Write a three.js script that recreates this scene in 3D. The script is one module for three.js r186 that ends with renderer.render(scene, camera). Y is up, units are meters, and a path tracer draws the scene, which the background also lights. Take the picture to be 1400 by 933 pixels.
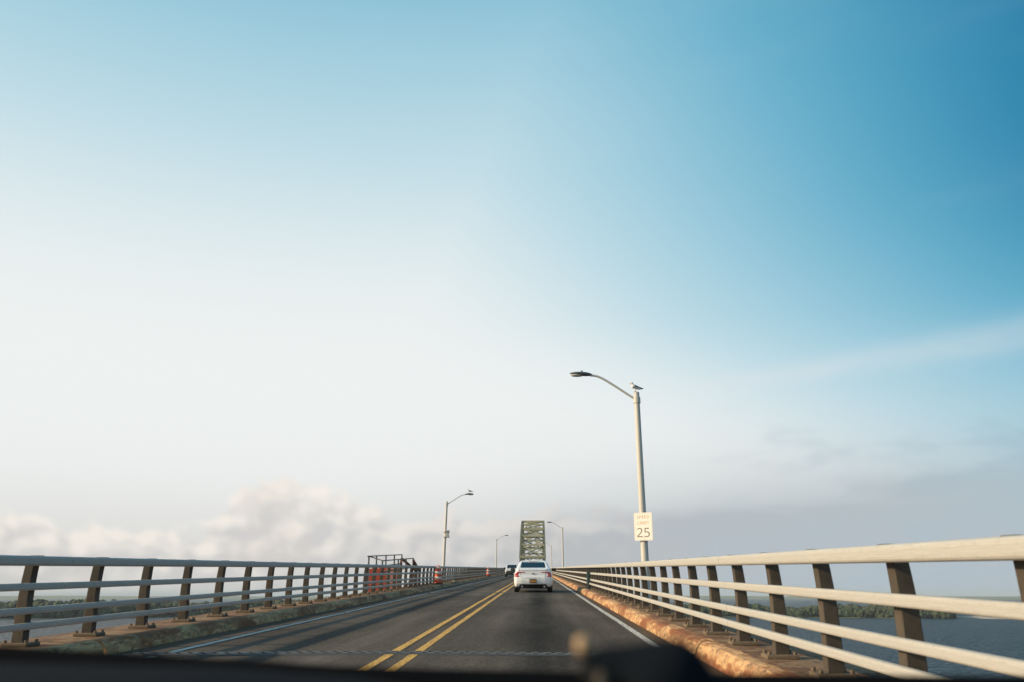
import * as THREE from 'three';
import { mergeGeometries } from 'three/addons/utils/BufferGeometryUtils.js';
import { RoundedBoxGeometry } from 'three/addons/geometries/RoundedBoxGeometry.js';

// ---------------------------------------------------------------- camera, sky, sun, exposure
const GRADE = 0.0286, TILT = Math.atan(GRADE), ROAD0 = 10.9, EYE = 1.1;
const rad = d => d * Math.PI / 180;
const scene = new THREE.Scene();
const camera = new THREE.PerspectiveCamera(42.4, 1024 / 682, 0.05, 40000);
camera.position.set(0, ROAD0 + EYE, 0);
camera.rotation.set(rad(16.16), rad(1.6), 0, 'YXZ');
camera.focus = 34;
camera.userData.fStop = 2.6;

const renderer = new THREE.WebGLRenderer({ antialias: true });
renderer.setSize(1024, 682);
renderer.toneMapping = THREE.LinearToneMapping;
renderer.toneMappingExposure = 1.0;
renderer.shadowMap.enabled = true;

const SUN_AZ = -101, SUN_EL = 22;                       // degrees: left of the driving direction, above the horizon
const dirOf = (az, el) => new THREE.Vector3(Math.sin(rad(az)) * Math.cos(rad(el)), Math.sin(rad(el)), -Math.cos(rad(az)) * Math.cos(rad(el)));
const SUN = dirOf(SUN_AZ, SUN_EL);
const sun = new THREE.DirectionalLight(new THREE.Color().setRGB(1, 0.77, 0.50), 5.0);
sun.position.copy(SUN).multiplyScalar(250);
sun.target.position.set(0, ROAD0, -60);
sun.position.add(sun.target.position);
sun.castShadow = true;
Object.assign(sun.shadow.camera, { left: -160, right: 160, top: 120, bottom: -120, near: 1, far: 700 });
sun.shadow.mapSize.set(4096, 4096);
sun.shadow.radius = 1.3;
scene.add(sun, sun.target);

// ---- seeded noise
function rng(seed) { let a = seed >>> 0; return () => { a = (a + 0x6D2B79F5) >>> 0; let t = Math.imul(a ^ (a >>> 15), 1 | a); t = (t + Math.imul(t ^ (t >>> 7), 61 | t)) ^ t; return ((t ^ (t >>> 14)) >>> 0) / 4294967296; }; }
const hash = (x, y, s) => { let h = Math.imul(x, 374761393) + Math.imul(y, 668265263) + Math.imul(s, 2147483647 ^ 0x5bd1e995); h = Math.imul(h ^ (h >>> 13), 1274126177); return ((h ^ (h >>> 16)) >>> 0) / 4294967296; };
function vnoise(x, y, s = 1, px = 0, py = 0) {          // value noise, tiles when px, py (whole periods) are given
  let xi = Math.floor(x), yi = Math.floor(y); const fx = x - xi, fy = y - yi;
  const ux = fx * fx * fx * (fx * (fx * 6 - 15) + 10), uy = fy * fy * fy * (fy * (fy * 6 - 15) + 10);
  let x1 = xi + 1, y1 = yi + 1;
  if (px) { xi = ((xi % px) + px) % px; x1 = ((x1 % px) + px) % px; }
  if (py) { yi = ((yi % py) + py) % py; y1 = ((y1 % py) + py) % py; }
  const a = hash(xi, yi, s), b = hash(x1, yi, s), c = hash(xi, y1, s), d = hash(x1, y1, s);
  return a + (b - a) * ux + (c - a) * uy + (a - b - c + d) * ux * uy;
}
function fbm(x, y, s = 1, oct = 4, px = 0, py = 0) {
  let v = 0, a = 0.5, n = 0;
  for (let i = 0; i < oct; i++) { v += a * vnoise(x, y, s + i * 17, px, py); n += a; a *= 0.5; x *= 2; y *= 2; px *= 2; py *= 2; if (!px && !py) { const u = x * 0.8 - y * 0.6 + 5.37; y = x * 0.6 + y * 0.8 + 2.71; x = u; } }
  return v / n;
}
const clamp = (v, a = 0, b = 1) => Math.min(b, Math.max(a, v));
const sstep = (a, b, v) => { const t = clamp((v - a) / (b - a)); return t * t * (3 - 2 * t); };
const lin = v => { v /= 255; return v <= 0.04045 ? v / 12.92 : Math.pow((v + 0.055) / 1.055, 2.4); };
const s3 = (r, g, b) => [lin(r), lin(g), lin(b)];
const mix3 = (a, b, t) => [a[0] + (b[0] - a[0]) * t, a[1] + (b[1] - a[1]) * t, a[2] + (b[2] - a[2]) * t];

// ---- the sky: milky towards the sun, deep blue away from it, a bank of cumulus along the horizon
const SKY = [s3(240, 243, 242), s3(180, 214, 227), s3(106, 175, 203), s3(38, 126, 168), s3(20, 104, 150), s3(16, 88, 134)];
function skyColour(az, el) {
  const d = dirOf(az, el), gamma = Math.acos(clamp(d.dot(SUN), -1, 1)) * 180 / Math.PI;
  const e = Math.max(el, 0);
  const away = Math.max(gamma - 86, 0);
  let f = (e > 17 ? 0.0225 : 0.032) * (e - 17) + (0.0145 * away + 0.0003 * away * away) * (0.5 + 0.5 * sstep(2, 28, e));
  f = (f + Math.sqrt(f * f + 0.006)) / 2;
  const q = clamp(f / 0.3, 0, 4.999), k = Math.floor(q), w = q - k, at = n => SKY[Math.min(Math.max(n, 0), SKY.length - 1)];
  let c = [0, 1, 2].map(m => { const a = at(k - 1)[m], b = at(k)[m], d = at(k + 1)[m], g = at(k + 2)[m]; return Math.max(0.5 * (2 * b + (d - a) * w + (2 * a - 5 * b + 4 * d - g) * w * w + (3 * b - a - 3 * d + g) * w * w * w), 0); });
  const glow = Math.exp(-Math.pow(gamma / 26, 2)) * 0.9;                     // bright air round the sun
  c = [c[0] + glow, c[1] + glow * 0.9, c[2] + glow * 0.75];
  // haze along the horizon, greyer and bluer away from the sun
  const turn = sstep(82, 120, gamma);
  const haze = mix3(s3(216, 212, 207), s3(106, 130, 148), turn);
  c = mix3(c, haze, Math.exp(-Math.pow(e / (5.2 + 1.5 * turn), 2)) * 0.95);
  return { c, gamma, turn };
}
function skyWithClouds(az, el) {
  const { c: base, gamma, turn } = skyColour(az, el);
  let c = base;
  if (el > -1 && el < 40) {
    const X = az / 6, Y = el / 6;
    const n1 = fbm(X * 1.1 + 31, Y * 1.9 + 7, 5, 5);
    const azw = ((az + 540) % 360) - 180;
    // top of the cumulus bank: 4 to 8 degrees, heaped at one place
    const bump = (m, w, h) => h * Math.exp(-Math.pow((azw - m) / w, 4));
    const top = 5.3 + 3.0 * (fbm(X * 0.55 + 2, 4.2, 21, 3) - 0.5) + bump(-14.8, 5.2, 1.9) - bump(22, 14, 1.8);
    const bil = (a, b) => 1 - Math.abs(2 * fbm(a * 2.6 + 3, b * 3.6 + 11, 9, 4) - 1);                       // rounded billows
    const b0 = bil(X, Y), b1 = bil(X - 0.10, Y + 0.10);
    const puff = (n1 - 0.5) * 2.6 + (b0 - 0.72) * 2.0;
    const h = top + puff - el;                                                // degrees below the top
    const cover = sstep(0, 0.75, h) * (1 - 0.55 * turn);
    const lit = clamp(0.42 + (b0 - b1) * 1.7 + 0.55 * sstep(2.4, 0.1, h) - 0.35 * sstep(1.5, 5, h));          // billows catch the sun on their left
    const crown = mix3(s3(250, 242, 232), s3(182, 184, 190), turn), under = mix3(s3(207, 205, 204), s3(138, 150, 164), turn);
    let cl = mix3(under, crown, lit);
    cl = mix3(cl, s3(222, 208, 198), 0.25 * sstep(0.45, 0.7, n1) * (1 - turn));
    c = mix3(c, cl, cover * 0.8 * sstep(-0.5, 2.2, el + n1));
    // flat grey bars lower on the side away from the sun
    const bar = sstep(0.40, 0.66, fbm(az / 13 + 4, el / 1.9 + 2.5, 33, 5)) * sstep(1.2, 3.6, el) * sstep(7.8 + 3 * (n1 - 0.5), 3.8, el) * sstep(-1, 12, azw);
    c = mix3(c, mix3(s3(176, 177, 184), s3(136, 146, 160), turn), bar * 0.62);
    const wisp = sstep(0.52, 0.80, fbm(az / 4 + 14, el / 1.1 + 2.5, 43, 4)) * sstep(4, 7, el) * sstep(13, 8, el) * sstep(8, 16, azw);
    c = mix3(c, mix3(s3(190, 198, 204), s3(122, 156, 174), turn), wisp * 0.2);
    // one long thin trail of cirrus rising to the right
    const ty = 12.6 + 0.085 * (azw - 8) + 0.5 * (fbm(azw / 7, 1.5, 51, 3) - 0.5);
    const trail = Math.exp(-Math.pow((el - ty) / (0.5 + 0.022 * (azw - 8)), 2)) * sstep(4, 16, azw) * sstep(44, 30, azw) * (0.55 + 0.6 * fbm(azw / 3, el * 1.4, 61, 3));
    c = mix3(c, s3(226, 230, 233), clamp(trail * 0.40));
    // very thin veils higher up
    const veil = sstep(0.45, 0.8, fbm(az / 22 + 9, el / 5 + 3, 71, 4)) * sstep(8, 16, el) * 0.035;
    c = mix3(c, s3(226, 232, 236), veil);
  }
  return c;
}
{
  const W = 2048, H = 1024, data = new Float32Array(W * H * 4);
  for (let j = 0; j < H; j++) {
    const el = ((j + 0.5) / H - 0.5) * 180;
    for (let i = 0; i < W; i++) {
      const th = ((i + 0.5) / W - 0.5) * 2 * Math.PI;               // atan2(z, x)
      const az = Math.atan2(Math.cos(th), -Math.sin(th)) * 180 / Math.PI;
      const c = el < -1.5 ? skyColour(az, 0).c : skyWithClouds(az, el), k = (j * W + i) * 4;
      data[k] = c[0]; data[k + 1] = c[1]; data[k + 2] = c[2]; data[k + 3] = 1;
    }
  }
  const sky = new THREE.DataTexture(data, W, H, THREE.RGBAFormat, THREE.FloatType);
  sky.mapping = THREE.EquirectangularReflectionMapping;
  sky.magFilter = sky.minFilter = THREE.LinearFilter;
  sky.needsUpdate = true;
  scene.background = sky; scene.environment = sky;
}

// ---------------------------------------------------------------- helpers
const used = {};
function numbered(n) { used[n] = (used[n] ?? -1) + 1; return used[n] ? n + '_' + String(used[n]).padStart(3, '0') : n; }
const roadY = s => ROAD0 + GRADE * s - (s > 345 ? (s - 345) ** 2 * 0.00020 : 0);
const roadSlope = s => Math.atan(GRADE - (s > 345 ? (s - 345) * 0.0004 : 0));
const P = (X, Y, s) => new THREE.Vector3(X, roadY(s) + Y, -s);
function shade(o) { o.castShadow = o.receiveShadow = true; return o; }
function tag(o, label, category, group) { o.userData.label = label; o.userData.category = category; if (group) o.userData.group = group; return o; }
function mesh(name, geo, m, parent) { const o = shade(new THREE.Mesh(geo, m)); o.name = parent === scene ? numbered(name) : name; parent.add(o); return o; }
function thing(name, label, category, pos, group) { const o = new THREE.Group(); o.name = numbered(name); o.position.copy(pos); scene.add(o); return tag(o, label, category, group); }
function struct(name, geo, m) { const o = mesh(name, geo, m, scene); o.userData.kind = 'structure'; return o; }
function copyOf(root, pos, label, group) { const r = root.clone(); r.name = numbered(root.name.replace(/_\d{3}$/, '')); r.userData = { ...root.userData }; if (label) r.userData.label = label; if (group) r.userData.group = group; r.position.copy(pos); scene.add(r); return r; }
const std = (c, roughness = 0.8, extra = {}) => { const { metalness = 0, ...rest } = extra; return new THREE.MeshStandardMaterial({ color: new THREE.Color().setRGB(...c), roughness, metalness, ...rest }); };
const V = (x, y, z) => new THREE.Vector3(x, y, z);
function box(w, h, d, x = 0, y = 0, z = 0) { const g = new THREE.BoxGeometry(w, h, d); g.translate(x, y, z); return g; }
function rbox(w, h, d, x = 0, y = 0, z = 0, r = 0.01) { const g = new RoundedBoxGeometry(w, h, d, 2, r); g.translate(x, y, z); return g; }
function bar(a, b, w, h = w) {                                     // a box beam from a to b
  const L = a.distanceTo(b), g = new THREE.BoxGeometry(w, h, L), m = new THREE.Matrix4();
  const zax = b.clone().sub(a).normalize(), xax = Math.abs(zax.y) > 0.98 ? V(1, 0, 0) : V(0, 1, 0).cross(zax).normalize(), yax = zax.clone().cross(xax).normalize();
  xax.crossVectors(yax, zax);
  m.makeBasis(xax, yax, zax).setPosition(a.clone().add(b).multiplyScalar(0.5));
  return g.applyMatrix4(m);
}
function tube(pts, r, seg = 16, rs = 8) { return new THREE.TubeGeometry(new THREE.CatmullRomCurve3(pts), seg, r, rs, false); }
function dataTex(W, H, fn, srgb = true) {
  const d = new Uint8Array(W * H * 4);
  for (let j = 0; j < H; j++) for (let i = 0; i < W; i++) { const c = fn(i, j), k = (j * W + i) * 4; d[k] = clamp(c[0], 0, 255); d[k + 1] = clamp(c[1], 0, 255); d[k + 2] = clamp(c[2], 0, 255); d[k + 3] = 255; }
  const t = new THREE.DataTexture(d, W, H); t.wrapS = t.wrapT = THREE.RepeatWrapping; t.magFilter = THREE.LinearFilter; t.minFilter = THREE.LinearMipmapLinearFilter; t.generateMipmaps = true; t.needsUpdate = true;
  if (srgb) t.colorSpace = THREE.SRGBColorSpace;
  return t;
}
// a strip along the road: cross = [[X, Y, u], ...], rows at the given s, optional jitter(X index, s) -> [dx, dy]
function strip(cross, rows, jitter, closeEnds) {
  const pos = [], uv = [], idx = [], n = cross.length;
  rows.forEach(s => cross.forEach(([X, Y, u], i) => { const [dx, dy] = jitter ? jitter(i, s) : [0, 0]; pos.push(X + dx, roadY(s) + Y + dy, -s); uv.push(u, s); }));
  for (let r = 0; r + 1 < rows.length; r++) for (let i = 0; i + 1 < n; i++) { const a = r * n + i, b = a + 1, c = a + n, d = c + 1; idx.push(a, b, c, b, d, c); }
  if (closeEnds) for (const r of [0, rows.length - 1]) for (let i = 1; i + 1 < n; i++) r ? idx.push(r * n, r * n + i, r * n + i + 1) : idx.push(0, i + 1, i);
  const g = new THREE.BufferGeometry();
  g.setAttribute('position', new THREE.Float32BufferAttribute(pos, 3)); g.setAttribute('uv', new THREE.Float32BufferAttribute(uv, 2)); g.setIndex(idx);
  const o = closeEnds ? g.toNonIndexed() : g; o.computeVertexNormals(); return o;
}
const range = (a, b, st) => { const o = []; for (let v = a; v < b - st * 0.3; v += st) o.push(v); o.push(b); return o; };
// surface nets of a signed distance field
function fieldMesh(f, lo, hi, cell) {
  const N = [0, 1, 2].map(i => Math.ceil((hi[i] - lo[i]) / cell) + 1), [nx, ny, nz] = N;
  const F = new Float32Array(nx * ny * nz), id = (x, y, z) => x + nx * (y + ny * z);
  for (let z = 0; z < nz; z++) for (let y = 0; y < ny; y++) for (let x = 0; x < nx; x++) F[id(x, y, z)] = f(lo[0] + x * cell, lo[1] + y * cell, lo[2] + z * cell);
  const vi = new Int32Array(nx * ny * nz).fill(-1), pos = [], nor = [], idx = [];
  const E = [[0, 1], [2, 3], [4, 5], [6, 7], [0, 2], [1, 3], [4, 6], [5, 7], [0, 4], [1, 5], [2, 6], [3, 7]];
  for (let z = 0; z < nz - 1; z++) for (let y = 0; y < ny - 1; y++) for (let x = 0; x < nx - 1; x++) {
    const v = []; for (let k = 0; k < 8; k++) v.push(F[id(x + (k & 1), y + ((k >> 1) & 1), z + (k >> 2))]);
    let m = 0; for (let k = 0; k < 8; k++) if (v[k] < 0) m |= 1 << k;
    if (!m || m === 255) continue;
    let px = 0, py = 0, pz = 0, c = 0;
    for (const [a, b] of E) if ((v[a] < 0) !== (v[b] < 0)) { const t = v[a] / (v[a] - v[b]); px += (a & 1) + t * ((b & 1) - (a & 1)); py += ((a >> 1) & 1) + t * (((b >> 1) & 1) - ((a >> 1) & 1)); pz += (a >> 2) + t * ((b >> 2) - (a >> 2)); c++; }
    const X = lo[0] + (x + px / c) * cell, Y = lo[1] + (y + py / c) * cell, Z = lo[2] + (z + pz / c) * cell, e = cell * 0.5;
    vi[id(x, y, z)] = pos.length / 3; pos.push(X, Y, Z);
    const n = V(f(X + e, Y, Z) - f(X - e, Y, Z), f(X, Y + e, Z) - f(X, Y - e, Z), f(X, Y, Z + e) - f(X, Y, Z - e)).normalize(); nor.push(n.x, n.y, n.z);
  }
  const quad = (a, b, c, d, flip) => { if (a < 0 || b < 0 || c < 0 || d < 0) return; flip ? idx.push(a, c, b, a, d, c) : idx.push(a, b, c, a, c, d); };
  for (let z = 1; z < nz - 1; z++) for (let y = 1; y < ny - 1; y++) for (let x = 1; x < nx - 1; x++) {
    const o = F[id(x, y, z)] < 0;
    if (o !== F[id(x + 1, y, z)] < 0) quad(vi[id(x, y - 1, z - 1)], vi[id(x, y, z - 1)], vi[id(x, y, z)], vi[id(x, y - 1, z)], !o);
    if (o !== F[id(x, y + 1, z)] < 0) quad(vi[id(x - 1, y, z - 1)], vi[id(x - 1, y, z)], vi[id(x, y, z)], vi[id(x, y, z - 1)], !o);
    if (o !== F[id(x, y, z + 1)] < 0) quad(vi[id(x - 1, y - 1, z)], vi[id(x, y - 1, z)], vi[id(x, y, z)], vi[id(x - 1, y, z)], !o);
  }
  const g = new THREE.BufferGeometry(); g.setAttribute('position', new THREE.Float32BufferAttribute(pos, 3)); g.setAttribute('normal', new THREE.Float32BufferAttribute(nor, 3)); g.setIndex(idx);
  g.setAttribute('uv', new THREE.Float32BufferAttribute(new Float32Array(pos.length / 3 * 2), 2));
  return g;
}
const smin = (a, b, k) => { const h = Math.max(k - Math.abs(a - b), 0) / k; return Math.min(a, b) - h * h * k * 0.25; };
const smax = (a, b, k) => -smin(-a, -b, k);
function sdPoly(p, x, y) {
  let d = 1e9, s = 1;
  for (let i = 0, j = p.length - 1; i < p.length; j = i++) {
    const ex = p[j][0] - p[i][0], ey = p[j][1] - p[i][1], wx = x - p[i][0], wy = y - p[i][1];
    const t = clamp((wx * ex + wy * ey) / (ex * ex + ey * ey)), bx = wx - ex * t, by = wy - ey * t; d = Math.min(d, bx * bx + by * by);
    const c1 = y >= p[i][1], c2 = y < p[j][1], c3 = ex * wy > ey * wx; if ((c1 && c2 && c3) || (!c1 && !c2 && !c3)) s = -s;
  }
  return s * Math.sqrt(d);
}
function sdCone(px, py, pz, a, b, ra, rb) {                        // tapered capsule
  const bx = b[0] - a[0], by = b[1] - a[1], bz = b[2] - a[2], ax = px - a[0], ay = py - a[1], az = pz - a[2];
  const t = clamp((ax * bx + ay * by + az * bz) / (bx * bx + by * by + bz * bz));
  return Math.hypot(ax - bx * t, ay - by * t, az - bz * t) - (ra + (rb - ra) * t);
}

// ---------------------------------------------------------------- cross-section of the bridge (metres from the camera's line)
const KERB_L = -5.68, KERB_R = 2.02, RAIL_L = -6.38, RAIL_R = 2.5, EDGE_L = -7.15, EDGE_R = 3.2, WALK = 0.17, MID = -1.83;
const JOINT0 = 12.1, SPAN = 29.5, END = 345;
const joints = range(JOINT0 - SPAN * 2, END, SPAN).filter(s => s < END - 3);

// ---- materials of the setting
const asphaltTex = (() => {
  const W = 1024, H = 2048, L = 31, width = KERB_R - KERB_L;
  return dataTex(W, H, (i, j) => {
    const X = KERB_L + i / W * width, v = j / H;
    const grain = hash(i, j, 3) - 0.5, fine = fbm(i / 5, j / 5, 4, 2, 205, 410) - 0.5, patch = fbm(i / 170, j / 340, 6, 4, 6, 6) - 0.5, long = fbm(i / 26, j / 680, 8, 3, 39, 3) - 0.5;
    let k = 79 + grain * 30 + fine * 22 + patch * 36 + long * 20;
    for (const [c, w, a] of [[0.06, 0.42, 40], [-3.5, 0.36, 18]]) { const e = (X - c) / (w * (1 + 0.5 * (fbm(v * 14, 3.5, 12, 3, 14, 1) - 0.5))); k -= a * Math.exp(-e * e) * (0.75 + 0.5 * (fbm(i / 30, j / 120, 14, 3, 34, 17) - 0.2)); }   // oil dripped along the lane middles
    for (const c of [-0.75, 0.85, -4.3, -2.7]) k += 7 * Math.exp(-Math.pow((X - c) / 0.25, 2));     // tyre-polished tracks
    if (Math.abs(X - (-1.83)) < 0.03 && hash(0, j >> 3, 5) > 0.2) k -= 10;                            // paving seam
    const gut = Math.max(sstep(1.80, 1.98, X + 0.14 * (fbm(i / 20, j / 60, 18, 3, 51, 34) - 0.5)), sstep(-5.42, -5.6, X + 0.14 * (fbm(i / 20, j / 60, 19, 3, 51, 34) - 0.5))) * (0.55 + 0.6 * (fbm(i / 8, j / 12, 20, 3, 128, 170) - 0.3));   // rusty grit swept into the gutters
    return [k * 1.07 + (112 - k) * gut * 0.7, k * 0.98 + (84 - k) * gut * 0.7, k * 0.89 + (60 - k) * gut * 0.7];
  });
})();
asphaltTex.repeat.set(1 / (KERB_R - KERB_L), 1 / 31); asphaltTex.offset.set(-KERB_L / (KERB_R - KERB_L), 0);
const asphaltBump = dataTex(512, 512, (i, j) => { const k = 128 + (hash(i >> 1, j >> 1, 30) - 0.5) * 150 + (fbm(i / 8, j / 8, 31, 3, 64, 64) - 0.5) * 90; return [k, k, k]; }, false);
asphaltBump.repeat.set(0.5, 0.5);
const asphalt = new THREE.MeshPhysicalMaterial({ specularIntensity: 0.2, roughness: 0.92, map: asphaltTex, bumpMap: asphaltBump, bumpScale: 0.004 });

function stained(seed, base, rust, dark, rustAmt, size = 512) {      // weathered concrete with rust and grime; 4 m tile
  const t = dataTex(size, size, (i, j) => {
    const q = size / 512, n = fbm(i / (64 * q), j / (64 * q), seed, 5, 8, 8), m = fbm(i / (26 * q), j / (26 * q), seed + 40, 4, 20, 20), g = hash(i, j, seed) - 0.5;
    const r = sstep(0.62 - rustAmt * 0.3, 0.80 - rustAmt * 0.3, n), d = sstep(0.56, 0.76, m), p = sstep(0.63, 0.72, fbm(i / (12 * q), j / (12 * q), seed + 90, 3, 43, 43));
    let c = [0, 1, 2].map(k => base[k] + (rust[k] - base[k]) * r); c = c.map((v, k) => v + (dark[k] - v) * d * 0.55); c = c.map(v => v - p * 34 + g * 26 + (m - 0.5) * 30);
    return c;
  });
  t.repeat.set(0.25, 0.25); return t;
}
const concreteBump = dataTex(512, 512, (i, j) => { const k = 255 * (0.55 * fbm(i / 32, j / 32, 77, 5, 16, 16) + 0.3 * fbm(i / 6, j / 6, 79, 2, 85, 85)) + (hash(i, j, 78) - 0.5) * 40; return [k, k, k]; }, false);
concreteBump.repeat.set(0.25, 0.25);
const kerbTex = (seed, pale, rust, dark) => { const t = dataTex(256, 2048, (i, j) => {           // 1 m across, 16 m along
  const n = fbm(i / 64, j / 128, seed, 6, 4, 16), m = fbm(i / 24, j / 24, seed + 9, 4, 11, 86), s = fbm(i / 9, j / 9, seed + 21, 3, 29, 228), g = hash(i, j, seed) - 0.5;
  const chip = 0.8 * sstep(0.58, 0.64, fbm(i / 14, j / 26, seed + 33, 4, 18, 79)) * sstep(0.42, 0.55, n);
  const a = sstep(0.34, 0.66, n * 0.6 + m * 0.4), b = sstep(0.5, 0.72, s * 0.55 + m * 0.45) * 0.6;
  return [0, 1, 2].map(k => { let v = rust[k] + (pale[k] - rust[k]) * a; v += (dark[k] - v) * b; v += (Math.min(pale[k] * 1.14, 240) - v) * chip; return v + g * 26 + (s - 0.5) * 22; });
}); t.repeat.set(1, 1 / 16); return t; };
const kerbMat = std([1, 1, 1], 0.88, { map: kerbTex(101, [186, 148, 104], [130, 78, 42], [80, 58, 42]), bumpMap: concreteBump, bumpScale: 0.012 });
const walkMat = std([1, 1, 1], 0.9, { map: stained(131, [138, 110, 80], [112, 76, 46], [80, 66, 50], 0.55), bumpMap: concreteBump, bumpScale: 0.02 });
const deckMat = std([1, 1, 1], 0.9, { map: stained(161, [150, 146, 138], [130, 104, 82], [96, 92, 86], 0.3), bumpMap: concreteBump, bumpScale: 0.02 });
const paintTex = seed => { const t = dataTex(256, 1024, (i, j) => { const n = fbm(i / 9, j / 30, seed, 4, 28, 34), c = hash(i, j, seed + 3); const w = sstep(0.56, 0.72, n * 0.8 + c * 0.22); const k = 255 - 90 * w - c * 26; return [k, k, k]; }); t.repeat.set(2, 1 / 6); return t; };
const yellowPaint = std([0.72, 0.40, 0.06], 0.75, { map: paintTex(201) }), whitePaint = std([0.62, 0.60, 0.55], 0.75, { map: paintTex(231) });

// ---- road, markings, joints
const rows = [...range(-25, 60, 1.5), ...range(64, END, 8), ...range(349, 700, 6)];
struct('road', strip([[KERB_L + 0.0, 0, KERB_L], [MID, 0.03, MID], [KERB_R, 0, KERB_R]], rows), asphalt);
const camber = X => 0.03 * (1 - Math.abs(X - MID) / 3.85);
function marking(name, X, w, m) { struct(name, strip([[X - w / 2, camber(X - w / 2) + 0.004, 0], [X + w / 2, camber(X + w / 2) + 0.004, w]], rows, (i, s) => [(fbm(s / 3, X, 301, 3) - 0.5) * 0.03 + (hash(i, Math.round(s * 4), 9) - 0.5) * 0.008, 0]), m); }
marking('yellow_line', -1.60, 0.115, yellowPaint);
marking('yellow_line', -1.915, 0.115, yellowPaint);
marking('white_edge_line', 1.73, 0.12, whitePaint);
marking('white_edge_line', -4.98, 0.12, whitePaint);

// kerbs and walkways, one pour per span with a gap at each joint
for (let k = 0; k + 1 <= joints.length; k++) {
  const a = joints[k] + 0.04, b = (joints[k + 1] ?? END) - 0.04;
  const rr = range(a, b, k < 4 ? 0.22 : 1.5);
  for (const sd of [-1, 1]) {
    const K = sd < 0 ? KERB_L : KERB_R, E = sd < 0 ? EDGE_L : EDGE_R;
    const cr = [[K, -0.02, 0], [K + sd * 0.045, 0.11, 0.13], [K + sd * 0.075, 0.155, 0.18], [K + sd * 0.115, 0.182, 0.23], [K + sd * 0.17, 0.19, 0.29], [K + sd * 0.27, 0.19, 0.39], [K + sd * 0.272, -0.02, 0.6]];
    if (sd < 0) cr.reverse();
    const g = strip(cr, rr, (i, s) => { const n = (fbm(s * 1.7 + sd * 40, i * 0.8, 411, 3) - 0.5), e = fbm(s * 5 + i * 3.7 + sd * 9, 2.5, 415, 2) - 0.5; return [n * 0.016 + e * 0.009, i === 0 || i === 6 ? 0 : n * 0.010 + e * 0.005]; }, true);
    struct('kerb', g, kerbMat);
    const wk = [[K + sd * 0.275, WALK, 0], [E, WALK - 0.01, Math.abs(E - K)], [E, -0.3, Math.abs(E - K) + 0.5], [K + sd * 0.275, -0.3, 5]];
    if (sd < 0) wk.reverse();
    struct('walkway', strip(wk, range(a, b, k < 4 ? 0.6 : 3), null, true), walkMat);
  }
}
{ // deck slab with its girders and piers
  const root = new THREE.Group(); root.name = 'bridge_deck'; root.userData.kind = 'structure'; scene.add(root);
  mesh('slab', strip([[EDGE_L + 0.05, -0.31, 0], [EDGE_L + 0.25, -0.75, 1], [EDGE_R - 0.25, -0.75, 10], [EDGE_R - 0.05, -0.31, 11], [KERB_R, -0.03, 12], [MID, -0.012, 15], [KERB_L, -0.03, 18], [EDGE_L + 0.05, -0.31, 19]], range(-25, 700, 5)), deckMat, root);
  for (const X of [-6, -3.2, -0.6, 2]) mesh('girder', strip([[X - 0.2, -0.755, 0], [X - 0.2, -2.0, 1.2], [X + 0.2, -2.0, 1.6], [X + 0.2, -0.755, 2.8]], range(-25, END, 6)), deckMat, root);
  for (const s of joints) { const y = roadY(s) - 2.005; mesh('pier', mergeGeometries([box(9.6, 1, 1.4, MID, y - 0.5, -s), box(1.3, y + 3, 1.2, MID - 3, (y - 1) / 2 - 2, -s), box(1.3, y + 3, 1.2, MID + 3, (y - 1) / 2 - 2, -s)]), deckMat, root); }
}
const steelWorn = std([0.075, 0.08, 0.082], 0.6, { metalness: 0.2, bumpMap: concreteBump, bumpScale: 0.004 }), rubber = std([0.012, 0.012, 0.012], 0.9);
joints.filter(s => s > 5 && s < 80).forEach((s, k) => {
  const t = thing('expansion_joint', k === 0 ? 'toothed steel expansion joint crossing the road before the gap in the right kerb' : k === 1 ? 'toothed steel expansion joint crossing the road beside the white sedan' : 'toothed steel expansion joint crossing the road beyond the sandbag on the kerb', 'road joint', P(MID, 0, s), 'steel finger joints across the road');
  t.rotation.x = TILT;
  const comb = side => { // two interlocking combs
    const sh = new THREE.Shape(), pitch = 0.16, L = -3.83, n = 47; sh.moveTo(L, -0.105);
    sh.lineTo(L, 0);
    for (let i = 0; i < n; i++) { const x = L + i * pitch; sh.lineTo(x + 0.012, -0.055); sh.lineTo(x + 0.055, -0.055); sh.lineTo(x + 0.075, 0.06); sh.lineTo(x + 0.14, 0.06); sh.lineTo(x + 0.158, -0.05); }
    sh.lineTo(L + n * pitch, 0); sh.lineTo(L + n * pitch, -0.105); sh.closePath();
    const g = new THREE.ExtrudeGeometry(sh, { depth: 0.03, bevelEnabled: false });
    g.rotateX(-Math.PI / 2);                                   // shape y -> -z, depth -> y
    if (side < 0) { g.rotateY(Math.PI); g.translate(0.152, 0, 0); }
    g.translate(0, 0.006, side * 0.062);
    const p = g.attributes.position; for (let i = 0; i < p.count; i++) p.setY(i, p.getY(i) + camber(MID + p.getX(i)) - 0.012);
    g.computeVertexNormals(); return g;
  };
  mesh('comb_plate', comb(1), steelWorn, t); mesh('comb_plate', comb(-1), steelWorn, t);
  const gap = new THREE.PlaneGeometry(7.6, 0.24, 40, 1); gap.rotateX(-Math.PI / 2); { const p = gap.attributes.position; for (let i = 0; i < p.count; i++) p.setY(i, 0.005 + camber(MID + p.getX(i))); }
  mesh('gap_seal', gap, rubber, t);
});

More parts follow.
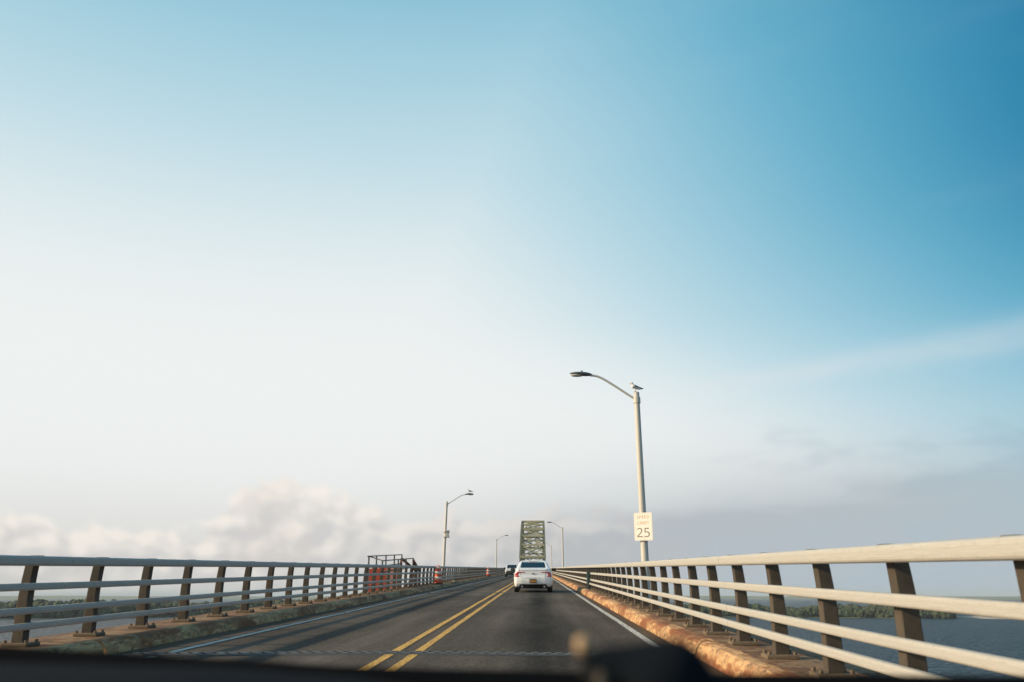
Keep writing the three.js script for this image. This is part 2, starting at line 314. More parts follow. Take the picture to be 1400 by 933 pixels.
// ---- water, shores, woods
const waterBump = dataTex(1024, 1024, (i, j) => { const k = 255 * (0.5 * fbm(i / 64, j / 32, 501, 5, 16, 32) + 0.5 * fbm(i / 24 + j / 64, j / 16, 521, 4, 0, 0)); return [k, k, k]; }, false);
waterBump.repeat.set(1 / 60, 1 / 60);
{
  const g = new THREE.PlaneGeometry(36000, 36000, 1, 1); g.rotateX(-Math.PI / 2);
  const u = g.attributes.uv, p = g.attributes.position; for (let i = 0; i < u.count; i++) u.setXY(i, p.getX(i), p.getZ(i));
  struct('water', g, new THREE.MeshPhysicalMaterial({ color: new THREE.Color().setRGB(0.006, 0.026, 0.045), roughness: 0.4, ior: 1.33, bumpMap: waterBump, bumpScale: 8 }));
}
const landTex = dataTex(512, 512, (i, j) => { const n = fbm(i / 40, j / 40, 601, 5, 13, 13), g = hash(i, j, 602) - 0.5; return [82 + n * 40 + g * 18, 88 + n * 36 + g * 16, 52 + n * 24 + g * 12]; }); landTex.repeat.set(1 / 60, 1 / 60);
const landMat = std([1, 1, 1], 0.95, { map: landTex }), sandMat = std([0.42, 0.37, 0.28], 0.95);
function shore(name, azA, azB, near, far, rise, m, seed) {       // a low strip of land lying on the water
  const nA = 90, nR = 8, pos = [], uv = [], idx = [];
  for (let i = 0; i <= nA; i++) { const t = i / nA, az = rad(azA + (azB - azA) * t), ends = Math.min(1, t * 9, (1 - t) * 9);
    for (let k = 0; k <= nR; k++) { const q = k / nR, n0 = near + (fbm(t * 14, 0.5, seed, 4) - 0.5) * near * 0.07 + (1 - ends) * (far - near) * 0.5, f0 = far - (1 - ends) * (far - near) * 0.5, r = n0 + (f0 - n0) * q;
      const y = -0.3 + (rise * (0.5 + fbm(t * 20, q * 4, seed + 5, 3))) * Math.min(1, q * 4, (1 - q) * 4) * ends + 0.25 * Math.min(1, k);
      const X = Math.sin(az) * r, Z = -Math.cos(az) * r; pos.push(X, y, Z); uv.push(X, Z); } }
  for (let i = 0; i < nA; i++) for (let k = 0; k < nR; k++) { const a = i * (nR + 1) + k, b = a + 1, c = a + nR + 1; idx.push(a, b, c, b, c + 1, c); }
  const g = new THREE.BufferGeometry(); g.setAttribute('position', new THREE.Float32BufferAttribute(pos, 3)); g.setAttribute('uv', new THREE.Float32BufferAttribute(uv, 2)); g.setIndex(idx); g.computeVertexNormals();
  return struct(name, g, m);
}
shore('land', -58, -4, 560, 900, 1.4, landMat, 701);
shore('land', 3, 24.5, 545, 820, 1.2, landMat, 731);
shore('sandbank', 23, 45, 560, 640, 0.8, sandMat, 761);
shore('land', 24, 48, 700, 1000, 1.6, landMat, 791);
shore('land', -75, 75, 3600, 4600, 9, landMat, 811);
const leafMats = [[0.040, 0.058, 0.026], [0.055, 0.066, 0.030], [0.032, 0.046, 0.024]];
function clump(seed) { const g = new THREE.IcosahedronGeometry(1, 2), p = g.attributes.position, v = V(0, 0, 0); for (let i = 0; i < p.count; i++) { v.fromBufferAttribute(p, i); const k = 0.72 + 0.5 * vnoise(v.x * 3 + seed + 9, v.y * 3 + v.z * 2.3 + 20, seed); p.setXYZ(i, v.x * k, v.y * k * 0.85, v.z * k); } g.computeVertexNormals(); return g; }
function wood(label, azA, azB, near, far, hLo, hHi, n, seed, dens) {
  const R = rng(seed), g = clump(seed), m = std([1, 1, 1], 0.95), im = new THREE.InstancedMesh(g, m, n), o = new THREE.Object3D();
  for (let i = 0; i < n; i++) {
    const t = R(), az = rad(azA + (azB - azA) * t), r = near + (far - near) * Math.pow(R(), 1.6), hh = hLo + (hHi - hLo) * Math.pow(dens(t), 1.2) * (0.6 + 0.5 * R());
    const sz = (0.9 + 1.5 * R()) * (near / 560); o.position.set(Math.sin(az) * r, 0.6 + hh * Math.pow(R(), 0.8), -Math.cos(az) * r); o.scale.set(sz * 1.2, sz, sz); o.rotation.set(R(), R() * 6, R()); o.updateMatrix(); im.setMatrixAt(i, o.matrix);
    const c = leafMats[Math.floor(R() * 3)], q = 0.75 + 0.6 * R(); im.setColorAt(i, new THREE.Color().setRGB(c[0] * q, c[1] * q, c[2] * q));
  }
  im.name = numbered('far_woodland'); im.userData = { kind: 'stuff', label, category: 'woodland' }; shade(im); scene.add(im);
}
wood('low green scrub along the shore beyond the shaded railing', -56, -5, 575, 720, 3.5, 10.5, 6500, 901, t => fbm(t * 16, 2.5, 905, 4));
wood('dark green tree line on the shore beyond the sunlit railing', 4, 24, 560, 650, 1.5, 10.5, 3200, 931, t => fbm(t * 9, 3.5, 935, 4) * (0.75 + 0.25 * Math.sin(t * 9)));
wood('thin scrub behind the pale sandbank across the water', 24, 46, 705, 800, 1.0, 4, 1500, 951, t => fbm(t * 12, 3.5, 955, 4));

scene.fog = new THREE.FogExp2(0xc3d0d8, 0.00015);

// ---------------------------------------------------------------- railings
const railTex = dataTex(256, 512, (i, j) => { const n = fbm(i / 16, j / 50, 1001, 4, 16, 10), g = hash(i, j, 1002) - 0.5, d = sstep(0.62, 0.72, fbm(i / 7, j / 9, 1003, 3, 36, 57)); const k = 214 + (n - 0.5) * 16 + g * 12 - d * 10; return [k, k * 0.985, k * 0.95]; }); railTex.repeat.set(1, 0.5);
const railMat = std([0.66, 0.66, 0.645], 0.6, { map: railTex, bumpMap: concreteBump, bumpScale: 0.003 });
const postTex = dataTex(256, 256, (i, j) => { const n = fbm(i / 30, j / 30, 1011, 5, 9, 9), g = hash(i, j, 1012) - 0.5; return [116 + n * 60 + g * 20, 104 + n * 52 + g * 18, 88 + n * 44 + g * 16]; });
const postMat = std([0.23, 0.23, 0.225], 0.75, { map: postTex }), plateMat = std([0.26, 0.22, 0.165], 0.85, { map: postTex, color: new THREE.Color().setRGB(0.55, 0.52, 0.46) });
function railSection(w, h, L) {
  const sh = new THREE.Shape(), r = Math.min(w, h) * 0.36, a = w / 2, b = h / 2;
  sh.moveTo(-a + r, -b); sh.lineTo(a - r, -b); sh.quadraticCurveTo(a, -b, a, -b + r); sh.lineTo(a, b - r); sh.quadraticCurveTo(a, b, a - r, b); sh.lineTo(-a + r, b); sh.quadraticCurveTo(-a, b, -a, b - r); sh.lineTo(-a, -b + r); sh.quadraticCurveTo(-a, -b, -a + r, -b);
  const g = new THREE.ExtrudeGeometry(sh, { depth: L, bevelEnabled: false, curveSegments: 4 }); g.translate(0, 0, -L);
  const p = g.attributes.position, u = g.attributes.uv; for (let i = 0; i < p.count; i++) u.setXY(i, Math.atan2(p.getY(i), p.getX(i)) / 6.283, p.getZ(i));
  return g;
}
function railing(sd, X, s0, label) {                                 // sd: +1 right of the road, -1 left
  const t = thing('bridge_railing', label, 'railing', P(X, WALK, s0), 'the two bridge railings'); t.rotation.x = TILT;
  // curved tapering post, drawn across the road and extruded along it; y up from the walkway
  const c = y => 0.105 - 0.052 * Math.pow(clamp((y - 0.4) / 0.7), 2) , d = y => 0.10 - 0.04 * y;
  const sh = new THREE.Shape(), ys = range(0.03, 1.085, 0.11);
  ys.forEach((y, i) => { const x = sd * (c(y) - d(y) / 2 - 0.01 ); i ? sh.lineTo(x, y) : sh.moveTo(x, y); });
  [...ys].reverse().forEach(y => sh.lineTo(sd * (c(y) + d(y) / 2 + 0.03), y)); sh.closePath();
  const postG = new THREE.ExtrudeGeometry(sh, { depth: 0.12, bevelEnabled: true, bevelSize: 0.008, bevelThickness: 0.008, bevelSegments: 1 }); postG.translate(0, 0, -0.06);
  const capG = rbox(0.12, 0.024, 0.15, sd * 0.035, 1.088, 0, 0.008);
  const plateG = mergeGeometries([rbox(0.34, 0.045, 0.3, sd * 0.10, 0.018, 0, 0.012), ...[-1, 1].flatMap(a => [-1, 1].map(b => { const q = new THREE.CylinderGeometry(0.02, 0.02, 0.035, 6).toNonIndexed(); q.translate(sd * 0.10 + a * 0.135, 0.055, b * 0.115); return q; }))].map(q => q.index ? q.toNonIndexed() : q));
  const R = rng(sd + 7);
  for (let s = s0; s < END - 2; s += 1.75) {
    const o = mesh('post', postG, postMat, t); o.position.z = -(s - s0); o.rotation.z = (R() - 0.5) * 0.02; o.rotation.y = (R() - 0.5) * 0.06;
    if (s < 150) { mesh('cap', capG, postMat, o); mesh('base_plate', plateG, plateMat, o); }
  }
  const cuts = [s0 - 1.2, ...joints.filter(j => j > s0 - 1), END];
  const levels = [[0.235, 0.075, 0.085, 0.012], [0.425, 0.075, 0.085, 0.008], [0.715, 0.075, 0.09, 0], [1.03, 0.11, 0.124, -0.045]];   // height, width, thickness, sideways
  for (let k = 0; k + 1 < cuts.length; k++) for (const [y, w, h, dx] of levels) {
    const o = mesh('rail', railSection(w, h, cuts[k + 1] - cuts[k] - 0.012), railMat, t); o.position.set(sd * (dx - 0.002), y, -(cuts[k] - s0) - 0.006);
  }
  return t;
}
railing(-1, RAIL_L, 11.46 - 3.5, 'shaded steel railing of four rails beside the oncoming lane and orange drums');
railing(1, RAIL_R, 6.6 - 3.5, 'sunlit cream railing of four rails below the speed limit sign');
{ // dark box clipped on the sunlit railing at the joint in the kerb
  const t = thing('joint_box', 'small dark green box fixed to the sunlit railing above the kerb joint', 'box', P(RAIL_R - 0.13, WALK, 42.4)); t.rotation.x = TILT;
  const m = std([0.025, 0.055, 0.05], 0.6);
  mesh('housing', rbox(0.14, 0.42, 0.24, 0, 0.52, 0, 0.02), m, t); mesh('conduit', rbox(0.06, 0.33, 0.06, 0, 0.155, 0, 0.015), m, t); mesh('cap', rbox(0.17, 0.04, 0.27, 0, 0.75, 0, 0.01), m, t);
}

// ---------------------------------------------------------------- lamp posts, sign, gulls
const galv = std([0.86, 0.84, 0.80], 0.55, { map: railTex }), headMat = std([0.10, 0.12, 0.13], 0.45, { metalness: 0.3 }), lensMat = std([0.5, 0.5, 0.46], 0.25);
function lampPost(height, dir) {                                        // dir: side the arm reaches to
  const t = new THREE.Group();
  const pg = new THREE.CylinderGeometry(0.088, 0.125, height - 0.05, 20, 8); pg.translate(0, height / 2 + 0.025, 0); mesh('pole', pg, galv, t);
  mesh('base_flange', mergeGeometries([new THREE.CylinderGeometry(0.17, 0.2, 0.12, 16), rbox(0.42, 0.04, 0.42, 0, -0.04, 0)].map(q => q.index ? q.toNonIndexed() : q)).translate(0, 0.06, 0), galv, t);
  const cg = new THREE.SphereGeometry(0.094, 14, 8, 0, 6.2832, 0, Math.PI / 2); cg.scale(1, 0.5, 1); cg.translate(0, height, 0); mesh('cap', cg, galv, t);
  const y0 = height - 0.24, D = dir;
  const arm = tube([V(0, y0, 0), V(D * 0.35, y0 + 0.24, 0), V(D * 0.75, y0 + 0.52, 0), V(D * 1.12, y0 + 0.76, 0), V(D * 1.32, y0 + 0.845, 0), V(D * 1.5, y0 + 0.865, 0)], 0.036, 26, 10); mesh('arm', arm, galv, t);
  const clampG = new THREE.CylinderGeometry(0.115, 0.115, 0.2, 16); clampG.translate(0, y0 + 0.0, 0); mesh('arm_bracket', clampG, galv, t);
  // cobra head: flattened, widest past the middle, slightly raised at the tip
  const hs = new THREE.SphereGeometry(1, 24, 14), p = hs.attributes.position;
  for (let i = 0; i < p.count; i++) { const x = p.getX(i), q = (x + 1) / 2, w = 0.05 + 0.115 * Math.sin(Math.PI * clamp(q * 0.92 + 0.04)) ** 0.8 * (0.55 + 0.6 * q); p.setXYZ(i, D * (1.42 + 0.77 * q), y0 + 0.875 + 0.07 * q + p.getY(i) * (p.getY(i) > 0 ? 0.085 : 0.05) * (0.7 + 0.5 * (1 - q)), p.getZ(i) * w * 1.1); }
  if (D < 0) { const ix = hs.index.array; for (let i = 0; i < ix.length; i += 3) { const s = ix[i]; ix[i] = ix[i + 1]; ix[i + 1] = s; } }
  hs.computeVertexNormals(); mesh('lamp_head', hs, headMat, t);
  const lg = new THREE.SphereGeometry(1, 16, 8); lg.scale(0.22, 0.05, 0.11); lg.translate(D * 1.93, y0 + 0.875, 0); mesh('lens', lg, lensMat, t);
  const ph = new THREE.CylinderGeometry(0.03, 0.035, 0.06, 10); ph.translate(D * 1.78, y0 + 1.005, 0); mesh('photocell', ph, headMat, t);
  return t;
}
function placeLamp(X, s, height, dir, lean, label) { const t = lampPost(height, dir); t.name = numbered('street_lamp'); t.position.copy(P(X, -0.1, s)); t.rotation.z = lean; tag(t, label, 'street lamp', 'street lamps along the bridge'); scene.add(t);
  // short bracket carrying the pole outside the walkway edge
  mesh('outrigger', rbox(1.0, 0.22, 0.5, X > 0 ? -0.32 : 0.32, -0.12, 0, 0.02), deckMat, t); return t; }
const lampA = placeLamp(3.38, 28.4, 6.80, -1, 0.010, 'street lamp carrying the speed limit sign, a gull on its pole top');
const lampB = placeLamp(-7.55, 72.5, 6.5, 1, -0.030, 'street lamp with a gull on its lamp head, behind the orange drum');
placeLamp(3.5, 124, 6.75, -1, 0, 'street lamp behind the sunlit railing to the right of the steel truss');
placeLamp(-7.55, 166, 6.5, 1, -0.012, 'street lamp behind the shaded railing, beside the oncoming vehicle');
placeLamp(3.5, 222, 6.7, -1, 0, 'smallest street lamp, just to the right of the white sedan and truss foot');
{ // the control box strapped to the pole on the left
  const t = thing('signal_box', 'small pale box strapped to the street lamp behind the orange drum', 'box', P(-7.36, 3.55, 72.35));
  mesh('housing', rbox(0.26, 0.5, 0.3, 0.12, 0.25, 0, 0.02), std([0.5, 0.48, 0.44], 0.6), t);
  for (const y of [0.02, 0.42]) mesh('strap', rbox(0.46, 0.05, 0.34, 0.07, y, 0.0, 0.01), std([0.22, 0.21, 0.2], 0.5), t);
  mesh('hood', rbox(0.34, 0.04, 0.36, 0.13, 0.53, 0, 0.01), std([0.5, 0.48, 0.44], 0.6), t);
}
{ // SPEED LIMIT 25
  const cv = document.createElement('canvas'); cv.width = 480; cv.height = 740; const x = cv.getContext('2d');
  x.fillStyle = '#f5efe3'; x.fillRect(0, 0, 480, 740);
  x.strokeStyle = '#d9c8ad'; x.lineWidth = 9; x.strokeRect(22, 22, 436, 696);
  x.textAlign = 'center'; x.textBaseline = 'alphabetic';
  x.fillStyle = '#cdb694'; x.font = 'bold 116px sans-serif'; x.fillText('SPEED', 240, 160, 390); x.fillText('LIMIT', 240, 316, 330);
  x.fillStyle = '#7d7462'; x.font = '340px sans-serif'; x.fillText('25', 240, 650, 370);
  const R = rng(77); for (let i = 0; i < 900; i++) { x.fillStyle = R() > 0.5 ? 'rgba(200,170,120,0.10)' : 'rgba(255,250,240,0.14)'; x.beginPath(); x.arc(R() * 480, R() * 740, 1 + R() * 7, 0, 6.3); x.fill(); }
  const tex = new THREE.CanvasTexture(cv); tex.colorSpace = THREE.SRGBColorSpace;
  const t = thing('speed_limit_sign', 'white speed limit sign reading 25, bolted to a lamp pole', 'road sign', P(3.38 - 0.045, 1.95, 28.4 - 0.16)); t.rotation.y = rad(-24);
  const sh = new THREE.Shape(), a = 0.295, b = 0.86, r = 0.04; sh.moveTo(-a + r, 0); sh.lineTo(a - r, 0); sh.quadraticCurveTo(a, 0, a, r); sh.lineTo(a, b - r); sh.quadraticCurveTo(a, b, a - r, b); sh.lineTo(-a + r, b); sh.quadraticCurveTo(-a, b, -a, b - r); sh.lineTo(-a, r); sh.quadraticCurveTo(-a, 0, -a + r, 0);
  mesh('plate', new THREE.ExtrudeGeometry(sh, { depth: 0.004, bevelEnabled: false }), std([0.4, 0.4, 0.4], 0.5), t);
  const fg = new THREE.ShapeGeometry(sh); { const p = fg.attributes.position, u = fg.attributes.uv; for (let i = 0; i < p.count; i++) u.setXY(i, (p.getX(i) + a) / (2 * a), p.getY(i) / b); } fg.translate(0, 0, 0.007);
  mesh('face', fg, std([1, 1, 1], 0.55, { map: tex }), t);
  for (const y of [0.09, 0.77]) { const q = new THREE.CylinderGeometry(0.012, 0.012, 0.012, 8); q.rotateX(Math.PI / 2); q.translate(0, y, 0.012); mesh('bolt', q, galv, t); mesh('bracket', box(0.2, 0.05, 0.05, 0, y, -0.03), galv, t); }
}
const gullWhite = std([0.78, 0.76, 0.73], 0.85), gullGrey = std([0.36, 0.38, 0.40], 0.85), gullBill = std([0.6, 0.38, 0.06], 0.6), gullBlack = std([0.03, 0.03, 0.03], 0.7);
const gull = (() => {                                                     // facing -x, standing; feet at the origin
  const t = new THREE.Group();
  const body = (x, y, z) => { let d = sdCone(x, y, z, [-0.06, 0.155, 0], [0.11, 0.115, 0], 0.062, 0.038); d = smin(d, sdCone(x, y, z, [0.10, 0.115, 0], [0.21, 0.095, 0], 0.034, 0.012), 0.04); d = smin(d, sdCone(x, y, z, [-0.075, 0.17, 0], [-0.11, 0.235, 0], 0.046, 0.032), 0.04); return smin(d, Math.hypot(x + 0.12, y - 0.25, z) - 0.037, 0.025); };
  mesh('body', fieldMesh(body, [-0.2, 0.05, -0.1], [0.26, 0.32, 0.1], 0.01), gullWhite, t);
  for (const sd of [-1, 1]) { const w = (x, y, z) => Math.max(sdCone(x, y, z, [-0.05, 0.17, sd * 0.045], [0.17, 0.118, sd * 0.028], 0.04, 0.016), 0); const f = (x, y, z) => sdCone(x, y, z, [-0.045, 0.168, sd * 0.043], [0.17, 0.122, sd * 0.026], 0.036, 0.014); mesh('wing', fieldMesh(f, [-0.12, 0.07, -0.12], [0.22, 0.24, 0.12], 0.009), gullGrey, t);
    const tip = tube([V(0.15, 0.128, sd * 0.026), V(0.21, 0.116, sd * 0.018), V(0.25, 0.108, sd * 0.012)], 0.01, 6, 6); mesh('wing_tip', tip, gullBlack, t);
    mesh('leg', tube([V(0.0, 0.1, sd * 0.022), V(0.008, 0.05, sd * 0.024), V(-0.002, 0.0, sd * 0.024)], 0.006, 6, 6), gullBill, t); mesh('foot', rbox(0.05, 0.008, 0.035, -0.015, 0.004, sd * 0.024, 0.003), gullBill, t);
    const e = new THREE.SphereGeometry(0.006, 8, 6); e.translate(-0.137, 0.258, sd * 0.029); mesh('eye', e, gullBlack, t); }
  const bg = new THREE.ConeGeometry(0.014, 0.06, 8); bg.rotateZ(Math.PI / 2 + 0.15); bg.translate(-0.178, 0.243, 0); mesh('bill', bg, gullBill, t);
  return t;
})();
gull.name = numbered('gull'); scene.add(gull); tag(gull, 'white gull perched on the pole top above the speed limit sign', 'gull', 'gulls on the street lamps');
gull.position.copy(P(3.38 - 0.068, -0.1 + 6.80 + 0.045, 28.4)); gull.position.x -= 0.03; gull.rotation.set(0, 0.35, 0); gull.scale.setScalar(1.12);
{ const g2 = copyOf(gull, P(-7.55 + 1.86 + 0.195, -0.1 + 6.5 + 0.72, 72.5), 'white gull perched on the lamp head above the orange drum', 'gulls on the street lamps'); g2.rotation.y = 0.2; }

// ---------------------------------------------------------------- vehicles (local z runs from the tail at 0 to the nose)
const tyreMat = std([0.018, 0.018, 0.018], 0.9), rimMat = std([0.35, 0.35, 0.36], 0.35, { metalness: 0.8 }), glassDark = new THREE.MeshPhysicalMaterial({ color: new THREE.Color().setRGB(0.012, 0.016, 0.018), roughness: 0.06, clearcoat: 0.5, clearcoatRoughness: 0.05 }), blackPlastic = std([0.02, 0.02, 0.021], 0.65);
const paint = c => new THREE.MeshPhysicalMaterial({ color: new THREE.Color().setRGB(...c), roughness: 0.42, clearcoat: 0.8, clearcoatRoughness: 0.08 });
const redLens = new THREE.MeshPhysicalMaterial({ color: new THREE.Color().setRGB(0.42, 0.018, 0.022), roughness: 0.2, clearcoat: 0.8 });
function bodyField(S) {
  return (x, y, z) => { const ax = Math.abs(x); let d = smax(smax(sdPoly(S.side, z, y), sdPoly(S.front, ax, y), 0.09), sdPoly(S.top, ax, z), 0.12);
    for (const wz of S.axles) d = smax(d, Math.max(S.arch - Math.hypot(y - S.wheelR, z - wz), 0.66 - ax) * -1 > 0 ? -1e9 : Math.min(S.arch - Math.hypot(y - S.wheelR, z - wz), ax - 0.66), 0.02); return d; };
}
function cabinField(S) { return (x, y, z) => smax(sdPoly(S.cabSide, z, y), sdPoly(S.cabFront, Math.abs(x), y), 0.1); }
function addWheels(S, t) {
  const tg = new THREE.LatheGeometry([[0.2, -0.105], [S.wheelR - 0.03, -0.11], [S.wheelR, -0.08], [S.wheelR, 0.08], [S.wheelR - 0.03, 0.11], [0.2, 0.105]].map(p => new THREE.Vector2(...p)), 28); tg.rotateZ(Math.PI / 2);
  const rg = mergeGeometries([(() => { const q = new THREE.CylinderGeometry(0.21, 0.21, 0.14, 20); q.rotateZ(Math.PI / 2); return q; })(), ...[0, 1, 2, 3, 4].map(k => { const q = new THREE.BoxGeometry(0.17, 0.05, 0.42); q.rotateX(k * Math.PI / 5); return q; })].map(q => q.toNonIndexed()));
  for (const wz of S.axles) for (const sd of [-1, 1]) { const w = new THREE.Group(); w.name = 'wheel'; w.position.set(sd * (S.half - 0.13), S.wheelR, wz); t.add(w); mesh('tyre', tg, tyreMat, w); mesh('rim', rg, rimMat, w); }
}
function patch(S, body, poly, zA, zB, lo, hi, proud = 0.01, sgn = 1, cell = 0.014) { const f = (x, y, z) => Math.max(body(x, y, z) - proud, sdPoly(poly, x * sgn, y), zA - z, z - zB); return fieldMesh(f, lo, hi, cell); }
const SEDAN = { half: 0.93, wheelR: 0.335, arch: 0.385, axles: [1.1, 3.86],
  side: [[0.16, 0.27], [0.03, 0.40], [0, 0.55], [0.015, 0.68], [0.07, 0.80], [0.075, 0.99], [0.05, 1.055], [0.14, 1.075], [0.6, 1.10], [1.4, 1.05], [3.4, 1.0], [4.3, 0.87], [4.72, 0.72], [4.86, 0.5], [4.8, 0.25], [4.4, 0.2], [0.6, 0.2]],
  front: [[-0.3, 0.1], [0.86, 0.18], [0.945, 0.45], [0.95, 0.68], [0.90, 0.90], [0.80, 1.0], [0.66, 1.12], [-0.3, 1.16]],
  top: [[-0.3, -0.04], [0.55, -0.01], [0.80, 0.07], [0.90, 0.24], [0.95, 0.7], [0.96, 2.4], [0.93, 4.1], [0.80, 4.62], [0.5, 4.84], [-0.3, 4.88]],
  cabSide: [[0.5, 0.95], [0.62, 1.07], [1.25, 1.385], [1.65, 1.475], [2.2, 1.50], [2.65, 1.465], [3.0, 1.32], [3.6, 0.98], [3.5, 0.9]],
  cabFront: [[-0.3, 0.8], [0.86, 0.85], [0.84, 1.02], [0.655, 1.40], [0.56, 1.485], [0.3, 1.515], [-0.3, 1.52]] };
const SUV = { half: 0.92, wheelR: 0.37, arch: 0.43, axles: [0.95, 3.65],
  side: [[0.1, 0.35], [0.0, 0.6], [0.02, 1.0], [0.1, 1.15], [3.0, 1.14], [3.2, 1.10], [4.35, 1.0], [4.55, 0.85], [4.62, 0.6], [4.5, 0.32], [0.4, 0.28]],
  front: [[-0.3, 0.2], [0.88, 0.28], [0.94, 0.55], [0.94, 0.9], [0.86, 1.12], [0.7, 1.2], [-0.3, 1.22]],
  top: [[-0.3, -0.03], [0.75, 0], [0.92, 0.25], [0.95, 2.2], [0.92, 4.0], [0.78, 4.5], [-0.3, 4.66]],
  cabSide: [[0.05, 1.0], [0.25, 1.55], [0.45, 1.68], [1.6, 1.74], [2.3, 1.70], [2.7, 1.52], [3.35, 1.08], [3.3, 1.0]],
  cabFront: [[-0.3, 0.9], [0.86, 1.0], [0.84, 1.15], [0.70, 1.62], [0.6, 1.70], [-0.3, 1.74]] };
{ // white sedan seen from behind
  const t = thing('sedan', 'white four door sedan with red tail lights and a dark rear window', 'car', P(-0.20, 0.02, 42.6)); t.rotation.set(TILT, Math.PI, 0, 'XYZ');
  const S = SEDAN, B = bodyField(S), C = cabinField(S), m = paint([0.80, 0.80, 0.80]);
  mesh('body', fieldMesh(B, [-1.05, 0.1, -0.1], [1.05, 1.25, 4.98], 0.03), m, t);
  const rearWin = [[-0.60, 1.125], [-0.535, 1.40], [-0.4, 1.425], [0.4, 1.425], [0.535, 1.40], [0.60, 1.125]], sideWin = [[1.02, 1.10], [1.42, 1.36], [2.0, 1.41], [2.5, 1.38], [3.2, 1.07]];
  const cut = (x, y, z) => { const r = Math.max(sdPoly(rearWin, x, y), z - 1.45), w = Math.max(sdPoly(rearWin, x * 0.97, y), 2.45 - z), q = Math.max(sdPoly(sideWin, z, y), 0.45 - Math.abs(x)); return Math.min(r, w, q); };
  const core = (x, y, z) => C(x, y, z) + 0.05;
  mesh('roof', fieldMesh((x, y, z) => Math.max(C(x, y, z), -Math.max(cut(x, y, z), -core(x, y, z) - 0.0), 0.97 - y), [-0.95, 0.9, 0.4], [0.95, 1.6, 3.7], 0.024), m, t);
  mesh('window_glass', fieldMesh((x, y, z) => Math.max(C(x, y, z) + 0.018, 1.0 - y), [-0.95, 0.9, 0.4], [0.95, 1.6, 3.7], 0.03), glassDark, t);
  const tl = [[0.37, 0.935], [0.73, 0.945], [0.83, 0.88], [0.87, 0.78], [0.86, 0.70], [0.62, 0.705], [0.69, 0.765], [0.695, 0.85], [0.64, 0.895], [0.37, 0.895]];
  for (const sd of [-1, 1]) mesh('tail_light', patch(S, B, tl, -0.1, 0.34, sd > 0 ? [0.3, 0.6, -0.08] : [-0.98, 0.6, -0.08], sd > 0 ? [0.98, 1.0, 0.4] : [-0.3, 1.0, 0.4], 0.012, sd), redLens, t);
  mesh('lower_bumper', patch(S, B, [[-0.74, 0.18], [-0.60, 0.385], [0.60, 0.385], [0.74, 0.18]], -0.1, 0.5, [-0.85, 0.15, -0.1], [0.85, 0.42, 0.55], 0.014, 1, 0.02), blackPlastic, t);
  mesh('plate_recess', patch(S, B, [[-0.27, 0.45], [-0.27, 0.64], [0.27, 0.64], [0.27, 0.45]], -0.1, 0.1, [-0.35, 0.4, -0.1], [0.35, 0.7, 0.12], 0.006, 1, 0.015), m, t);
  const pcv = document.createElement('canvas'); pcv.width = 128; pcv.height = 64; const q = pcv.getContext('2d'); q.fillStyle = '#a8742c'; q.fillRect(0, 0, 128, 64); q.fillStyle = '#3a3630'; q.fillRect(0, 0, 128, 12); q.fillRect(0, 54, 128, 10); const pt = new THREE.CanvasTexture(pcv); pt.colorSpace = THREE.SRGBColorSpace;
  const lp = new THREE.BoxGeometry(0.305, 0.152, 0.008); lp.translate(0, 0.47, -0.022); lp.translate(0, 0.05, 0.0);
  mesh('licence_plate', lp, std([1, 1, 1], 0.5, { map: pt }), t); mesh('plate_frame', box(0.33, 0.175, 0.012, 0, 0.52, -0.014), blackPlastic, t);
  mesh('trunk_seam', mergeGeometries([bar(V(-0.36, 0.665, -0.004), V(0.36, 0.665, -0.004), 0.012, 0.012)]), blackPlastic, t);
  const gap = (pts, w = 0.012) => { const ring = (x, y, z) => { let d = 1e9; for (let i = 0; i + 1 < pts.length; i++) { const [ax, ay] = pts[i], [bx, by] = pts[i + 1], u = clamp(((Math.abs(x) - ax) * (bx - ax) + (y - ay) * (by - ay)) / ((bx - ax) ** 2 + (by - ay) ** 2)); d = Math.min(d, Math.hypot(Math.abs(x) - ax - (bx - ax) * u, y - ay - (by - ay) * u)); } return Math.max(d - w, B(x, y, z) - 0.004, -B(x, y, z) - 0.02, z - 0.5); }; return fieldMesh(ring, [-0.9, 0.55, -0.08], [0.9, 1.15, 0.52], 0.012); };
  mesh('trunk_gap', gap([[0.56, 0.68], [0.60, 0.88], [0.66, 1.02], [0.66, 1.1]]), blackPlastic, t);
  mesh('badge', rbox(0.14, 0.06, 0.02, 0, 0.86, 0.052, 0.008), rimMat, t);
  mesh('roof_antenna', rbox(0.04, 0.06, 0.16, 0, 1.52, 1.75, 0.015), m, t);
  mesh('brake_lamp', rbox(0.36, 0.02, 0.03, 0, 1.415, 1.27, 0.006), redLens, t);
  for (const sd of [-1, 1]) { const mg = new RoundedBoxGeometry(0.22, 0.14, 0.1, 3, 0.04); mg.translate(sd * 1.03, 1.04, 2.95); mesh('mirror', mg, sd < 0 ? blackPlastic : blackPlastic, t); const ex = new THREE.CylinderGeometry(0.045, 0.045, 0.12, 14); ex.rotateX(Math.PI / 2); ex.translate(sd * 0.52, 0.27, 0.1); mesh('exhaust_tip', ex, rimMat, t);
    mesh('door_handle', rbox(0.03, 0.03, 0.18, sd * 0.945, 0.86, 1.75, 0.01), m, t); }
  const ua = box(1.5, 0.12, 4.2, 0, 0.24, 2.4); mesh('underbody', ua, blackPlastic, t);
  addWheels(S, t);
}
